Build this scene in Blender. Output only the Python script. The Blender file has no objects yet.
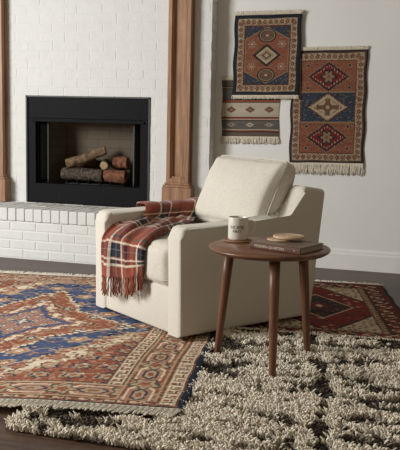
import bpy, bmesh, math, random
import numpy as np
from mathutils import Vector, Matrix, noise as mnoise
random.seed(7); rng = np.random.default_rng(11)
S = bpy.context.scene; COL = S.collection
R = math.radians; PI = math.pi

# ------------------------------------------------------------------ camera
# world: X along the fireplace wall, Y = 0 on the white wall and negative into the room, Z up
cd = bpy.data.cameras.new('camera'); cam = bpy.data.objects.new('camera', cd); COL.objects.link(cam)
pt, rl, yw = 0.1367, 0.0219, 0.2907
right = Vector((1, 0, 0)); up = Vector((0, math.sin(pt), math.cos(pt))); fwd = Vector((0, math.cos(pt), -math.sin(pt)))
r2 = right*math.cos(rl) + up*math.sin(rl); u2 = -right*math.sin(rl) + up*math.cos(rl)
M3 = Matrix((r2, u2, -fwd)).transposed()
M3 = Matrix.Rotation(yw, 3, 'Z') @ M3
cam.matrix_world = Matrix.Translation((1.863, -6.228, 1.166)) @ M3.to_4x4()
cd.sensor_fit = 'HORIZONTAL'; cd.sensor_width = 36; cd.lens = 36*817.2/400
cd.clip_start = .05
S.camera = cam

# ------------------------------------------------------------------ light
w = bpy.data.worlds.new('world'); S.world = w; w.use_nodes = True
bg = w.node_tree.nodes['Background']; bg.inputs[0].default_value = (1.0, .84, .63, 1); bg.inputs[1].default_value = .245
def area(name, loc, target, sx, sy, power, col):
    l = bpy.data.lights.new(name, 'AREA'); l.shape = 'RECTANGLE'; l.size = sx; l.size_y = sy; l.energy = power; l.color = col
    o = bpy.data.objects.new(name, l); COL.objects.link(o); o.location = loc
    o.rotation_euler = (Vector(target)-Vector(loc)).to_track_quat('-Z', 'Y').to_euler(); return o
area('window_daylight', (-3.6, -4.3, 2.1), (.3, -1.2, .6), 1.7, 1.5, 288, (1.0, 1.0, .985))
S.view_settings.view_transform = 'Standard'; S.view_settings.look = 'None'
S.view_settings.exposure = 0.0; S.view_settings.gamma = 1; S.view_settings.use_curve_mapping = False

# ------------------------------------------------------------------ helpers
def tag(o, label=None, cat=None, group=None, kind=None):
    if label: o['label'] = label
    if cat: o['category'] = cat
    if group: o['group'] = group
    if kind: o['kind'] = kind
    return o
def thing(name, label, cat, loc=(0, 0, 0), rz=0, group=None):
    o = bpy.data.objects.new(name, None); COL.objects.link(o); o.location = loc; o.rotation_euler = (0, 0, rz)
    o.empty_display_size = .05
    return tag(o, label, cat, group)
def link(name, me, mat, parent=None, smooth=True):
    o = bpy.data.objects.new(name, me); COL.objects.link(o)
    if mat: me.materials.append(mat)
    if parent: o.parent = parent
    if smooth: me.polygons.foreach_set('use_smooth', [True]*len(me.polygons))
    return o
def from_bm(name, bm, mat, parent=None, smooth=False, recalc=True):
    if recalc: bmesh.ops.recalc_face_normals(bm, faces=bm.faces)
    me = bpy.data.meshes.new(name); bm.to_mesh(me); bm.free()
    return link(name, me, mat, parent, smooth)
def auto_smooth(o, ang=35):
    me = o.data; me.polygons.foreach_set('use_smooth', [True]*len(me.polygons))
    bm = bmesh.new(); bm.from_mesh(me)
    for e in bm.edges:
        if len(e.link_faces) == 2 and e.calc_face_angle(0) > R(ang): e.smooth = False
    bm.to_mesh(me); bm.free(); return o
def from_np(name, V, F, mat, parent=None, cols=None, smooth=True):
    me = bpy.data.meshes.new(name)
    V = np.asarray(V, dtype=np.float32); F = np.asarray(F, dtype=np.int32)
    n = F.shape[1]
    me.vertices.add(len(V)); me.vertices.foreach_set('co', V.ravel())
    me.loops.add(F.size); me.loops.foreach_set('vertex_index', F.ravel())
    me.polygons.add(len(F)); me.polygons.foreach_set('loop_start', np.arange(len(F), dtype=np.int32)*n)
    me.update(calc_edges=True); me.validate()
    if cols is not None:
        a = me.color_attributes.new('dye', 'FLOAT_COLOR', 'POINT')
        c = np.ones((len(V), 4), dtype=np.float32); c[:, :3] = cols; a.data.foreach_set('color', c.ravel())
    return link(name, me, mat, parent, smooth)
def box(bm, x0, x1, y0, y1, z0, z1, M=None):
    vs = [bm.verts.new(Vector(p) if M is None else M @ Vector(p)) for p in
          ((x0,y0,z0),(x1,y0,z0),(x1,y1,z0),(x0,y1,z0),(x0,y0,z1),(x1,y0,z1),(x1,y1,z1),(x0,y1,z1))]
    fs = [bm.faces.new([vs[i] for i in f]) for f in ((0,3,2,1),(4,5,6,7),(0,1,5,4),(1,2,6,5),(2,3,7,6),(3,0,4,7))]
    return vs, fs
def bevel(bm, off, seg=2, edges=None):
    bmesh.ops.bevel(bm, geom=edges or list(bm.edges), offset=off, segments=seg, profile=.5, affect='EDGES', clamp_overlap=True)
def tube(bm, pts, rad, n=8, cap=True, squash=None):
    pts = [Vector(p) for p in pts]
    if not hasattr(rad, '__len__'): rad = [rad]*len(pts)
    rings = []; pu = None
    for i, p in enumerate(pts):
        t = (pts[min(i+1, len(pts)-1)] - pts[max(i-1, 0)]).normalized()
        if pu is None:
            pu = t.orthogonal().normalized()
        pu = (pu - t*pu.dot(t)).normalized(); q = t.cross(pu)
        rings.append([bm.verts.new(p + (pu*math.cos(2*PI*k/n) + q*math.sin(2*PI*k/n))*rad[i]) for k in range(n)])
    for a, b in zip(rings, rings[1:]):
        for k in range(n): bm.faces.new((a[k], a[(k+1) % n], b[(k+1) % n], b[k]))
    if cap: bm.faces.new(rings[0][::-1]); bm.faces.new(rings[-1])
    return rings
def lathe(bm, prof, n=48, cx=0, cy=0):
    rings = []
    for r, z in prof:
        rings.append([bm.verts.new((cx, cy, z))] if r < 1e-6 else [bm.verts.new((cx+r*math.cos(2*PI*k/n), cy+r*math.sin(2*PI*k/n), z)) for k in range(n)])
    for a, b in zip(rings, rings[1:]):
        for k in range(n):
            f = [a[k % len(a)], a[(k+1) % len(a)], b[(k+1) % len(b)], b[k % len(b)]]
            f2 = []
            for v in f:
                if v not in f2: f2.append(v)
            if len(f2) > 2: bm.faces.new(f2)
def extrude_poly(bm, poly, y0, y1):           # poly in (x,z), extruded along y
    a = [bm.verts.new((x, y0, z)) for x, z in poly]; b = [bm.verts.new((x, y1, z)) for x, z in poly]
    bm.faces.new(a); bm.faces.new(b[::-1]); n = len(poly)
    for i in range(n): bm.faces.new((a[i], b[i], b[(i+1) % n], a[(i+1) % n]))
def vnoise(x, y, sx, sy, seed=0):             # smooth value noise in 0..1, cells sx by sy
    r = np.random.default_rng(seed).random((257, 257))
    u = x/sx + 1000.5; v = y/sy + 1000.5
    i = np.floor(u).astype(int); j = np.floor(v).astype(int); fu = u-i; fv = v-j
    fu = fu*fu*(3-2*fu); fv = fv*fv*(3-2*fv)
    g = lambda a, b: r[a % 257, b % 257]
    return (g(i,j)*(1-fu)+g(i+1,j)*fu)*(1-fv) + (g(i,j+1)*(1-fu)+g(i+1,j+1)*fu)*fv
def sstep(a, b, x):
    t = np.clip((x-a)/(b-a), 0, 1); return t*t*(3-2*t)

# ------------------------------------------------------------------ materials
def nt(name, rough=.6, spec=.3):
    m = bpy.data.materials.new(name); m.use_nodes = True; N = m.node_tree.nodes; L = m.node_tree.links
    b = N['Principled BSDF']; b.inputs['Roughness'].default_value = rough
    b.inputs['Specular IOR Level'].default_value = spec
    return m, N, L, b
def noise_mat(name, c1, c2, scale=40, rough=.7, spec=.3, bump=.1, bscale=None, stretch=(1,1,1), dist=.003, metallic=0, sheen=0, detail=4):
    m, N, L, b = nt(name, rough, spec); b.inputs['Metallic'].default_value = metallic
    if sheen: b.inputs['Sheen Weight'].default_value = sheen
    tc = N.new('ShaderNodeTexCoord'); mp = N.new('ShaderNodeMapping'); mp.inputs['Scale'].default_value = stretch
    L.new(tc.outputs['Object'], mp.inputs[0])
    n1 = N.new('ShaderNodeTexNoise'); n1.inputs['Scale'].default_value = scale; n1.inputs['Detail'].default_value = detail
    L.new(mp.outputs[0], n1.inputs[0])
    cr = N.new('ShaderNodeValToRGB'); cr.color_ramp.elements[0].position = .3; cr.color_ramp.elements[1].position = .7
    cr.color_ramp.elements[0].color = (*c1, 1); cr.color_ramp.elements[1].color = (*c2, 1)
    L.new(n1.outputs['Fac'], cr.inputs[0]); L.new(cr.outputs[0], b.inputs['Base Color'])
    if bump:
        n2 = N.new('ShaderNodeTexNoise'); n2.inputs['Scale'].default_value = bscale or scale*2; n2.inputs['Detail'].default_value = 3
        L.new(mp.outputs[0], n2.inputs[0])
        bp = N.new('ShaderNodeBump'); bp.inputs['Strength'].default_value = bump; bp.inputs['Distance'].default_value = dist
        L.new(n2.outputs['Fac'], bp.inputs['Height']); L.new(bp.outputs[0], b.inputs['Normal'])
    return m
def wood_mat(name, cols, axis='Z', scale=1.0, rough=.45, spec=.35):
    m, N, L, b = nt(name, rough, spec)
    tc = N.new('ShaderNodeTexCoord'); mp = N.new('ShaderNodeMapping')
    st = {'Z': (1, 1, .07), 'X': (.07, 1, 1), 'Y': (1, .07, 1)}[axis]; mp.inputs['Scale'].default_value = [v*scale for v in st]
    L.new(tc.outputs['Object'], mp.inputs[0])
    n1 = N.new('ShaderNodeTexNoise'); n1.inputs['Scale'].default_value = 28; n1.inputs['Detail'].default_value = 6; n1.inputs['Distortion'].default_value = .8
    n2 = N.new('ShaderNodeTexNoise'); n2.inputs['Scale'].default_value = 160; n2.inputs['Detail'].default_value = 3
    L.new(mp.outputs[0], n1.inputs[0]); L.new(mp.outputs[0], n2.inputs[0])
    mx = N.new('ShaderNodeMath'); mx.operation = 'MULTIPLY_ADD'; mx.inputs[1].default_value = .35
    L.new(n2.outputs['Fac'], mx.inputs[0])
    ml = N.new('ShaderNodeMath'); ml.operation = 'MULTIPLY'; ml.inputs[1].default_value = .65
    L.new(n1.outputs['Fac'], ml.inputs[0]); L.new(ml.outputs[0], mx.inputs[2])
    cr = N.new('ShaderNodeValToRGB'); e = cr.color_ramp.elements
    e[0].position = .32; e[0].color = (*cols[0], 1); e[1].position = .68; e[1].color = (*cols[2], 1)
    k = e.new(.5); k.color = (*cols[1], 1)
    L.new(mx.outputs[0], cr.inputs[0]); L.new(cr.outputs[0], b.inputs['Base Color'])
    bp = N.new('ShaderNodeBump'); bp.inputs['Strength'].default_value = .12; bp.inputs['Distance'].default_value = .002
    L.new(mx.outputs[0], bp.inputs['Height']); L.new(bp.outputs[0], b.inputs['Normal'])
    return m
def dye_mat(name, rough=.95, bump=.5, bscale=350, dist=.003, sheen=.0, gain=1.0, var=.25):
    m, N, L, b = nt(name, rough, .1)
    at = N.new('ShaderNodeAttribute'); at.attribute_name = 'dye'
    tc = N.new('ShaderNodeTexCoord'); n = N.new('ShaderNodeTexNoise'); n.inputs['Scale'].default_value = bscale; n.inputs['Detail'].default_value = 2
    L.new(tc.outputs['Object'], n.inputs[0])
    mr = N.new('ShaderNodeMapRange'); mr.inputs[1].default_value = .3; mr.inputs[2].default_value = .7
    mr.inputs[3].default_value = gain*(1-var); mr.inputs[4].default_value = gain*(1+var); L.new(n.outputs['Fac'], mr.inputs[0])
    vm = N.new('ShaderNodeVectorMath'); vm.operation = 'SCALE'; L.new(at.outputs['Color'], vm.inputs[0]); L.new(mr.outputs[0], vm.inputs['Scale'])
    L.new(vm.outputs[0], b.inputs['Base Color'])
    bp = N.new('ShaderNodeBump'); bp.inputs['Strength'].default_value = bump; bp.inputs['Distance'].default_value = dist
    L.new(n.outputs['Fac'], bp.inputs['Height']); L.new(bp.outputs[0], b.inputs['Normal'])
    if sheen: b.inputs['Sheen Weight'].default_value = sheen
    return m
M_brick = noise_mat('painted_brick', (.64,.645,.625), (.68,.685,.665), 14, .7, .15, .5, 45, dist=.004)
M_mortar = noise_mat('painted_mortar', (.68,.68,.655), (.72,.72,.695), 30, .8, .2, .5, 120)
M_wall = noise_mat('white_plaster', (.70,.70,.675), (.73,.73,.705), 3, .75, .2, .06, 180, dist=.001)
M_trim = noise_mat('white_trim_paint', (.74,.735,.715), (.77,.765,.745), 5, .45, .35, .02, 60)
M_oak = wood_mat('warm_oak', ((.155,.072,.035), (.29,.155,.084), (.41,.245,.14)), 'Z')
M_walnut_top = wood_mat('walnut_top', ((.085,.036,.019), (.165,.073,.037), (.235,.11,.058)), 'X', rough=.33)
M_walnut = wood_mat('walnut_leg', ((.085,.036,.020), (.165,.074,.040), (.24,.115,.064)), 'Z', rough=.4)
M_black = noise_mat('black_metal', (.0045,.0045,.005), (.008,.008,.009), 50, .62, .1, .03, 200)
M_edge = noise_mat('grey_metal_edge', (.045,.045,.043), (.06,.06,.058), 50, .5, .3, .0)
M_iron = noise_mat('cast_iron', (.012,.011,.010), (.025,.022,.02), 80, .7, .3, .3, 200)
M_meshc = noise_mat('dark_mesh', (.010,.010,.009), (.028,.026,.024), 300, .5, .5, .4, 500, stretch=(1,1,.1))
M_cream = noise_mat('cream_weave', (.56,.52,.445), (.71,.67,.59), 190, .95, .12, .55, 420, dist=.0018, sheen=.15, detail=2)
M_pipe = noise_mat('cream_piping', (.57,.53,.455), (.65,.61,.535), 260, .95, .12, .3, 400, detail=2)
M_foot = noise_mat('dark_foot', (.02,.014,.01), (.03,.02,.015), 40, .5, .3, 0)
M_rug = dye_mat('knotted_wool', bump=.6, bscale=420, dist=.003, var=.22, gain=1.22)
M_wallrug = dye_mat('wall_wool', bump=.6, bscale=500, dist=.003, var=.22)
M_kilim = dye_mat('flatwoven_wool', bump=.5, bscale=500, dist=.002, var=.15)
M_shag = dye_mat('shag_yarn', bump=.4, bscale=900, dist=.002, var=.12, sheen=.1)
M_throw = dye_mat('plaid_wool', bump=.5, bscale=600, dist=.002, var=.16, sheen=.2)
M_fringe = noise_mat('cotton_fringe', (.55,.49,.39), (.72,.66,.55), 200, .95, .1, .3, 500)
M_fringe_w = noise_mat('white_cotton_fringe', (.74,.69,.59), (.86,.81,.71), 200, .95, .1, .3, 500)
M_mug = noise_mat('glazed_stoneware', (.68,.64,.56), (.73,.69,.61), 60, .35, .45, .04, 90)
M_ink = noise_mat('dark_print', (.03,.027,.022), (.045,.04,.034), 60, .6, .2, 0)
M_book = noise_mat('brown_book_cloth', (.11,.055,.038), (.14,.072,.05), 200, .6, .25, .2, 500)
M_booktop = noise_mat('grey_brown_cover', (.15,.105,.08), (.24,.175,.135), 25, .35, .4, .05, 300)
M_page = noise_mat('book_pages', (.30,.26,.21), (.42,.37,.31), 90, .9, .1, .4, 300, stretch=(1,1,12))
M_bookink = noise_mat('pale_lettering', (.66,.56,.45), (.72,.62,.50), 60, .6, .2, 0)
M_rattan = noise_mat('woven_fibre', (.42,.28,.18), (.80,.61,.43), 260, .85, .2, .8, 400, dist=.003, detail=1)
M_cork = noise_mat('brown_fibre', (.24,.12,.07), (.42,.25,.16), 240, .85, .2, .6, 400, dist=.003, detail=1)
M_bark = noise_mat('charred_bark', (.02,.017,.014), (.13,.10,.075), 45, .95, .1, 1.0, 60, dist=.012, stretch=(1,1,1))
M_birch = noise_mat('pale_bark', (.06,.038,.024), (.27,.18,.11), 30, .9, .1, .8, 70, dist=.006)
M_redlog = noise_mat('red_split_wood', (.10,.038,.022), (.24,.115,.068), 35, .9, .1, .7, 80, dist=.006)
M_cut = noise_mat('cut_wood_face', (.30,.20,.11), (.50,.37,.23), 60, .85, .1, .2, 90)
M_ash = noise_mat('ash_and_embers', (.03,.028,.026), (.14,.13,.12), 120, 1, .1, 1.0, 160, dist=.01)

def brick_lining():
    m, N, L, b = nt('firebox_refractory', .9, .15)
    tc = N.new('ShaderNodeTexCoord'); sx = N.new('ShaderNodeSeparateXYZ'); L.new(tc.outputs['Object'], sx.inputs[0])
    ad = N.new('ShaderNodeMath'); ad.operation = 'ADD'; L.new(sx.outputs[0], ad.inputs[0]); L.new(sx.outputs[1], ad.inputs[1])
    cb = N.new('ShaderNodeCombineXYZ'); L.new(ad.outputs[0], cb.inputs[0]); L.new(sx.outputs[2], cb.inputs[1])
    br = N.new('ShaderNodeTexBrick'); br.inputs['Scale'].default_value = 1; br.inputs['Brick Width'].default_value = .2; br.inputs['Row Height'].default_value = .075
    br.inputs['Mortar Size'].default_value = .004
    br.inputs['Color1'].default_value = (.115,.09,.066,1); br.inputs['Color2'].default_value = (.135,.108,.08,1); br.inputs['Mortar'].default_value = (.095,.075,.056,1)
    L.new(cb.outputs[0], br.inputs[0]); L.new(br.outputs['Color'], b.inputs['Base Color'])
    return m
M_lining = brick_lining()
def floor_mat():
    m, N, L, b = nt('dark_wood_floor', .42, .35)
    tc = N.new('ShaderNodeTexCoord')
    br = N.new('ShaderNodeTexBrick'); br.inputs['Scale'].default_value = 1; br.inputs['Brick Width'].default_value = 1.3; br.inputs['Row Height'].default_value = .13
    br.inputs['Mortar Size'].default_value = .0022; br.offset = .37
    br.inputs['Color1'].default_value = (.72,.72,.72,1); br.inputs['Color2'].default_value = (1.15,1.12,1.1,1); br.inputs['Mortar'].default_value = (.25,.25,.25,1)
    L.new(tc.outputs['Object'], br.inputs[0])
    mp = N.new('ShaderNodeMapping'); mp.inputs['Scale'].default_value = (.06, 1, 1); L.new(tc.outputs['Object'], mp.inputs[0])
    n1 = N.new('ShaderNodeTexNoise'); n1.inputs['Scale'].default_value = 40; n1.inputs['Detail'].default_value = 6; L.new(mp.outputs[0], n1.inputs[0])
    cr = N.new('ShaderNodeValToRGB'); cr.color_ramp.elements[0].position = .3; cr.color_ramp.elements[1].position = .72
    cr.color_ramp.elements[0].color = (.052,.030,.021,1); cr.color_ramp.elements[1].color = (.125,.075,.052,1)
    L.new(n1.outputs['Fac'], cr.inputs[0])
    mx = N.new('ShaderNodeMix'); mx.data_type = 'RGBA'; mx.blend_type = 'MULTIPLY'; mx.inputs[0].default_value = 1
    L.new(cr.outputs[0], mx.inputs[6]); L.new(br.outputs['Color'], mx.inputs[7]); L.new(mx.outputs[2], b.inputs['Base Color'])
    bp = N.new('ShaderNodeBump'); bp.inputs['Strength'].default_value = .25; bp.inputs['Distance'].default_value = .002
    L.new(n1.outputs['Fac'], bp.inputs['Height']); L.new(bp.outputs[0], b.inputs['Normal'])
    return m
M_floor = floor_mat()

# ------------------------------------------------------------------ setting
BX0, BX1, BY = -1.99, .10, -.135           # chimney breast
OX0, OX1, OZ0, OZ1 = -1.478, -.386, .40, 1.278
HY = -.583                                 # hearth front
CEIL = 2.7
bm = bmesh.new(); box(bm, -4, 4, -8, .3, -.06, 0); tag(from_bm('floor', bm, M_floor), kind='structure')
bm = bmesh.new(); box(bm, BX1-.02, 4, 0, .12, 0, CEIL); box(bm, -4, BX0+.02, 0, .12, 0, CEIL)
tag(from_bm('wall_back', bm, M_wall), kind='structure')
bm = bmesh.new()
prof = [(0,0),(-.018,0),(-.018,.118),(-.015,.126),(-.012,.130),(-.012,.142),(-.007,.150),(-.004,.156),(0,.158)]
a = [bm.verts.new((BX1+.006, y, z)) for y, z in prof]; b = [bm.verts.new((4, y, z)) for y, z in prof]
bm.faces.new(a); bm.faces.new(b[::-1])
for i in range(len(prof)): bm.faces.new((a[i], b[i], b[(i+1) % len(prof)], a[(i+1) % len(prof)]))
tag(from_bm('baseboard_back', bm, M_trim), kind='structure')

PX, PZ, GAP = .222, .0725, .0085            # brick pitch
def add_brick(bm, x0, x1, y0, y1, z0, z1):
    j = lambda s: random.uniform(-s, s)
    M = Matrix.Translation(((x0+x1)/2, (y0+y1)/2, (z0+z1)/2)) @ Matrix.Rotation(j(.008), 4, 'Y') @ Matrix.Rotation(j(.004), 4, 'Z')
    dx, dy, dz = (x1-x0)/2+j(.0015), (y1-y0)/2, (z1-z0)/2+j(.0015)
    box(bm, -dx, dx, -dy+j(.0008), dy, -dz, dz, M)
def subtract(iv, a, b):
    out = []
    for s, e in iv:
        if b <= s or a >= e: out.append((s, e))
        else:
            if a-s > .03: out.append((s, a))
            if e-b > .03: out.append((b, e))
    return out
# chimney breast: mortar core and painted bricks standing just proud of it
bm = bmesh.new()
for x0, x1, z0, z1 in ((BX0, OX0, .0, CEIL), (OX1, BX1, .0, CEIL), (OX0, OX1, OZ1, CEIL), (OX0, OX1, 0, OZ0-.01)): box(bm, x0, x1, BY, .12, z0, z1)
tag(from_bm('wall_chimney_mortar', bm, M_mortar), kind='structure')
bm = bmesh.new(); k = 0; z = .40
while z < CEIL:
    off = (k % 2)*.5*PX + random.uniform(-.012, .012); x = BX0 - PX + off - .02
    while x < BX1:
        s, e = max(x+GAP/2, BX0+.002), min(x+PX-GAP/2, BX1+.003)
        if e-s > .03:
            iv = [(s, e)]
            if z+PZ > OZ0+.02 and z < OZ1-.012: iv = subtract(iv, OX0, OX1)
            for q in iv: add_brick(bm, q[0], q[1], BY-.0018, BY+.03, z+.0014, z+PZ-.0014)
        x += PX
    # return face towards the white wall
    add_brick(bm, BX1-.03, BX1+.0045, BY+.006 if k % 2 else BY+.03, -.008, z+GAP/2, z+PZ-GAP/2)
    z += PZ; k += 1
bevel(bm, .0018, 2)
tag(from_bm('wall_chimney_brick', bm, M_brick), kind='structure')
# raised hearth
bm = bmesh.new(); box(bm, BX0, BX1, HY+.0032, BY, 0, .296); box(bm, BX0, BX1, HY+.002, BY, .29, .392)
tag(from_bm('hearth_mortar', bm, M_mortar), kind='structure')
bm = bmesh.new()
for k in range(4):
    off = (k % 2)*.5*PX + .06; x = BX0-PX+off
    while x < BX1:
        s, e = max(x+GAP/2, BX0+.002), min(x+PX-GAP/2, BX1+.003)
        if e-s > .03: add_brick(bm, s, e, HY, HY+.06, .003+k*PZ+GAP/2, .003+(k+1)*PZ-GAP/2)
        x += PX
x = BX0
while x < BX1-.03:
    add_brick(bm, x+.003, min(x+.0715, BX1), HY-.012, HY+.20, .299, .397)
    add_brick(bm, x+.003, min(x+.0715, BX1), HY+.207, HY+.405, .299, .396)
    x += .0745
x = BX0
while x < BX1-.03:
    add_brick(bm, x+.004, min(x+.205, BX1), HY+.411, BY-.003, .299, .396); x += .21
bevel(bm, .005, 2)
tag(from_bm('hearth_brick', bm, M_brick), kind='structure')

# pilasters
def pilaster(xc, label, side):
    t = thing('fireplace_pilaster', label, 'pilaster', (xc, BY, 0), group='oak pilasters of the fireplace')
    y = -.006; hw = .091
    bm = bmesh.new()      # shaft: stiles, recessed field, mouldings
    box(bm, -hw, hw, -.040, y, .62, CEIL-.001)
    o = from_bm('shaft', bm, M_oak, t)
    bm = bmesh.new()
    for s in (-1, 1):
        x0, x1 = sorted((s*hw, s*(hw-.030))); box(bm, x0, x1, -.078, -.038, .62, CEIL-.001)
    box(bm, -hw+.03, hw-.03, -.078, -.038, .62, .655)
    bevel(bm, .002, 2); from_bm('raised_frame', bm, M_oak, t)
    bm = bmesh.new()      # ogee bead inside the frame
    for s in (-1, 1):
        q = [(s*(hw-.031), -.076), (s*(hw-.031), -.038), (s*(hw-.050), -.038), (s*(hw-.049), -.043), (s*(hw-.036), -.070)]
        lo_ = [bm.verts.new((a_, b_, .655)) for a_, b_ in q]; hi_ = [bm.verts.new((a_, b_, CEIL-.001)) for a_, b_ in q]
        bm.faces.new(lo_); bm.faces.new(hi_[::-1])
        for k_ in range(5): bm.faces.new((lo_[k_], hi_[k_], hi_[(k_+1) % 5], lo_[(k_+1) % 5]))
        x0, x1 = sorted((s*(hw+.001), s*(hw+.007))); box(bm, x0, x1, -.030, y, .62, CEIL-.001)
    box(bm, -hw+.044, hw-.044, -.064, -.038, .655, .669)
    from_bm('inner_moulding', bm, M_oak, t)
    bm = bmesh.new(); box(bm, -hw-.026, hw+.030, -.104, y, .40, .585); bevel(bm, .003, 2); p = from_bm('plinth', bm, M_oak, t)
    bm = bmesh.new(); box(bm, -hw-.022, hw+.022, -.098, y, .584, .604); box(bm, -hw-.011, hw+.011, -.088, y, .603, .621); bevel(bm, .006, 3)
    from_bm('base_moulding', bm, M_oak, t)
pilaster(-.131, 'carved oak pilaster with recessed panel at the right of the firebox, behind the armchair', 1)
pilaster(-1.742, 'oak pilaster cut by the left picture edge, at the left of the firebox', -1)

# ------------------------------------------------------------------ fireplace insert
fp = thing('fireplace_insert', 'black metal fireplace insert set into the white painted brick', 'fireplace', (-.932, BY, OZ0))
W2 = (OX1-OX0)/2; HH = OZ1-OZ0
def T0(v): return v
bm = bmesh.new()                       # thin lighter metal edge
for q in ((-W2+.002, -W2+.014, 0, HH-.002), (W2-.014, W2-.002, 0, HH-.002), (-W2+.002, W2-.002, HH-.014, HH-.002)):
    box(bm, q[0], q[1], -.010, .05, q[2], q[3])
from_bm('edge_trim', bm, M_edge, fp)
for x0, x1 in ((-W2+.014, -W2+.085), (W2-.085, W2-.014)):
    bm = bmesh.new(); box(bm, x0, x1, .004, .05, 0, HH-.014); bevel(bm, .002, 1); from_bm('side_frame', bm, M_black, fp)
bm = bmesh.new(); box(bm, -W2+.03, W2-.016, -.002, .05, HH-.185, HH-.016); bevel(bm, .004, 2)
box(bm, -W2+.03, W2-.016, .006, .06, HH-.205, HH-.186); from_bm('top_panel', bm, M_black, fp)
bm = bmesh.new(); box(bm, -W2+.016, W2-.016, .0, .05, .003, .158); bevel(bm, .004, 2); from_bm('bottom_panel', bm, M_black, fp)
bm = bmesh.new(); box(bm, -W2+.05, W2-.05, -.010, .02, HH-.213, HH-.196); bevel(bm, .003, 2); from_bm('hood_lip', bm, M_black, fp)
bm = bmesh.new()                       # splayed refractory box
xf, xb, yf, yb, z0, z1 = W2-.06, W2-.20, .045, .40, .10, HH-.02
v = [bm.verts.new(p) for p in ((-xf,yf,z0),(xf,yf,z0),(xb,yb,z0),(-xb,yb,z0),(-xf,yf,z1),(xf,yf,z1),(xb,yb-.08,z1),(-xb,yb-.08,z1))]
for f in ((0,1,2,3),(4,7,6,5),(1,5,6,2),(2,6,7,3),(3,7,4,0)): bm.faces.new([v[i] for i in f])
lin = from_bm('firebox_lining', bm, M_lining, fp, recalc=False)
so = lin.modifiers.new('thickness', 'SOLIDIFY'); so.thickness = .012; so.offset = -1
for s in (-1, 1):                      # folded doors each side
    for q in range(2):
        bm = bmesh.new(); a0 = Vector((s*(W2-.088-.052*q), .062, 0)); a1 = Vector((s*(W2-.140-.050*q), .062+(.075 if q == 0 else -.0), 0))
        if q == 1: a0, a1 = Vector((s*(W2-.140), .137, 0)), Vector((s*(W2-.165), .068, 0))
        d = (a1-a0).normalized(); n = Vector((-d.y, d.x, 0))*.004; L_ = (a1-a0).length
        M = Matrix.Translation(a0) @ Matrix((( d.x, -d.y, 0, 0), (d.y, d.x, 0, 0), (0,0,1,0), (0,0,0,1)))
        box(bm, 0, .012, -.006, .006, .16, HH-.205, M); box(bm, L_-.012, L_, -.006, .006, .16, HH-.205, M)
        box(bm, 0, L_, -.006, .006, .16, .185, M); box(bm, 0, L_, -.006, .006, HH-.23, HH-.205, M)
        fr = from_bm('folding_door', bm, M_edge if q == 1 else M_black, fp)
        bm = bmesh.new(); box(bm, .010, L_-.010, -.002, .002, .18, HH-.225, M); from_bm('door_panel', bm, M_meshc, fr)

FX, FZ = -.932, .50                    # firebox floor
gr = thing('fire_grate', 'black iron grate holding the logs inside the firebox', 'grate', (-.93, .08, FZ))
bm = bmesh.new(); tube(bm, [(-.27,-.05,.052), (.27,-.05,.052)], .008, 8); tube(bm, [(-.22,.12,.052), (.22,.12,.052)], .008, 8); from_bm('cross_rail', bm, M_iron, gr, True)
for x in (-.25,-.15,-.05,.05,.15,.25):
    bm = bmesh.new(); tube(bm, [(x,-.072,.15),(x,-.075,.10),(x,-.065,.062),(x*.95,.03,.058),(x*.9,.15,.062),(x*.9,.165,.10)], .0075, 8); from_bm('bar', bm, M_iron, gr, True)
for x, y in ((-.25,-.05),(.25,-.05),(-.2,.12),(.2,.12)):
    bm = bmesh.new(); tube(bm, [(x,y,.052),(x,y,.002)], .008, 8); from_bm('leg', bm, M_iron, gr, True)
bm = bmesh.new()
N_ = 44
gv = [[bm.verts.new((FX-.36+.72*i/N_, -.06+.27*j/20, FZ+.004+.022*mnoise.noise(Vector((i*.9, j*.9, 3)))**2*3+.014*(1-abs(j/10-1)))) for j in range(21)] for i in range(N_+1)]
for i in range(N_):
    for j in range(20): bm.faces.new((gv[i][j], gv[i+1][j], gv[i+1][j+1], gv[i][j+1]))
tag(from_bm('ash_bed', bm, M_ash, None, True), 'grey ash and embers lying under the log grate', 'ash', kind='stuff')

def log(name, p0, p1, rad, mat, label, seed, n=22, square=0.0, cut=M_cut):
    p0, p1 = Vector(p0), Vector(p1); d = p1-p0; L_ = d.length; d.normalize()
    u = d.orthogonal().normalized(); v = d.cross(u); m = 26
    bm = bmesh.new(); rings = []
    for i in range(m+1):
        t = i/m; c = p0 + d*L_*t + u*.008*math.sin(t*3+seed) ; ring = []
        for k in range(n):
            a = 2*PI*k/n
            r = rad*(1+.10*mnoise.noise(Vector((math.cos(a)*1.5+seed*7, math.sin(a)*1.5, t*5)))+.05*mnoise.noise(Vector((math.cos(a)*5+seed*3, math.sin(a)*5, t*16))))
            if square: r *= 1+square*abs(math.sin(1.5*a+seed))
            if i in (0, m): r *= .97
            ring.append(bm.verts.new(c+(u*math.cos(a)+v*math.sin(a))*r))
        rings.append(ring)
    for a, b in zip(rings, rings[1:]):
        for k in range(n): bm.faces.new((a[k], a[(k+1) % n], b[(k+1) % n], b[k]))
    root = from_bm(name, bm, mat, None, True); tag(root, label, 'log', 'logs in the fire grate')
    for ring_i, cc, dd in ((0, p0, -d), (m, p1, d)):
        bm = bmesh.new(); src = [v_.co.copy() for v_ in root.data.vertices][ring_i*n:(ring_i+1)*n]
        c = sum(src, Vector())/n
        prev = [bm.verts.new(s) for s in src]
        for f in (.8, .55, .3):
            cur = [bm.verts.new(c+(s-c)*f+dd*.002) for s in src]
            for k in range(n): bm.faces.new((prev[k], prev[(k+1) % n], cur[(k+1) % n], cur[k]))
            prev = cur
        bm.faces.new(prev); from_bm('cut_end', bm, cut, root, True)
    return root
LZ = FZ
log('firewood_log', (-1.22, .02, LZ+.130), (-.85, .02, LZ+.132), .052, M_bark, 'charred black log lying lowest at the front of the grate', 1, cut=M_bark)
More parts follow.
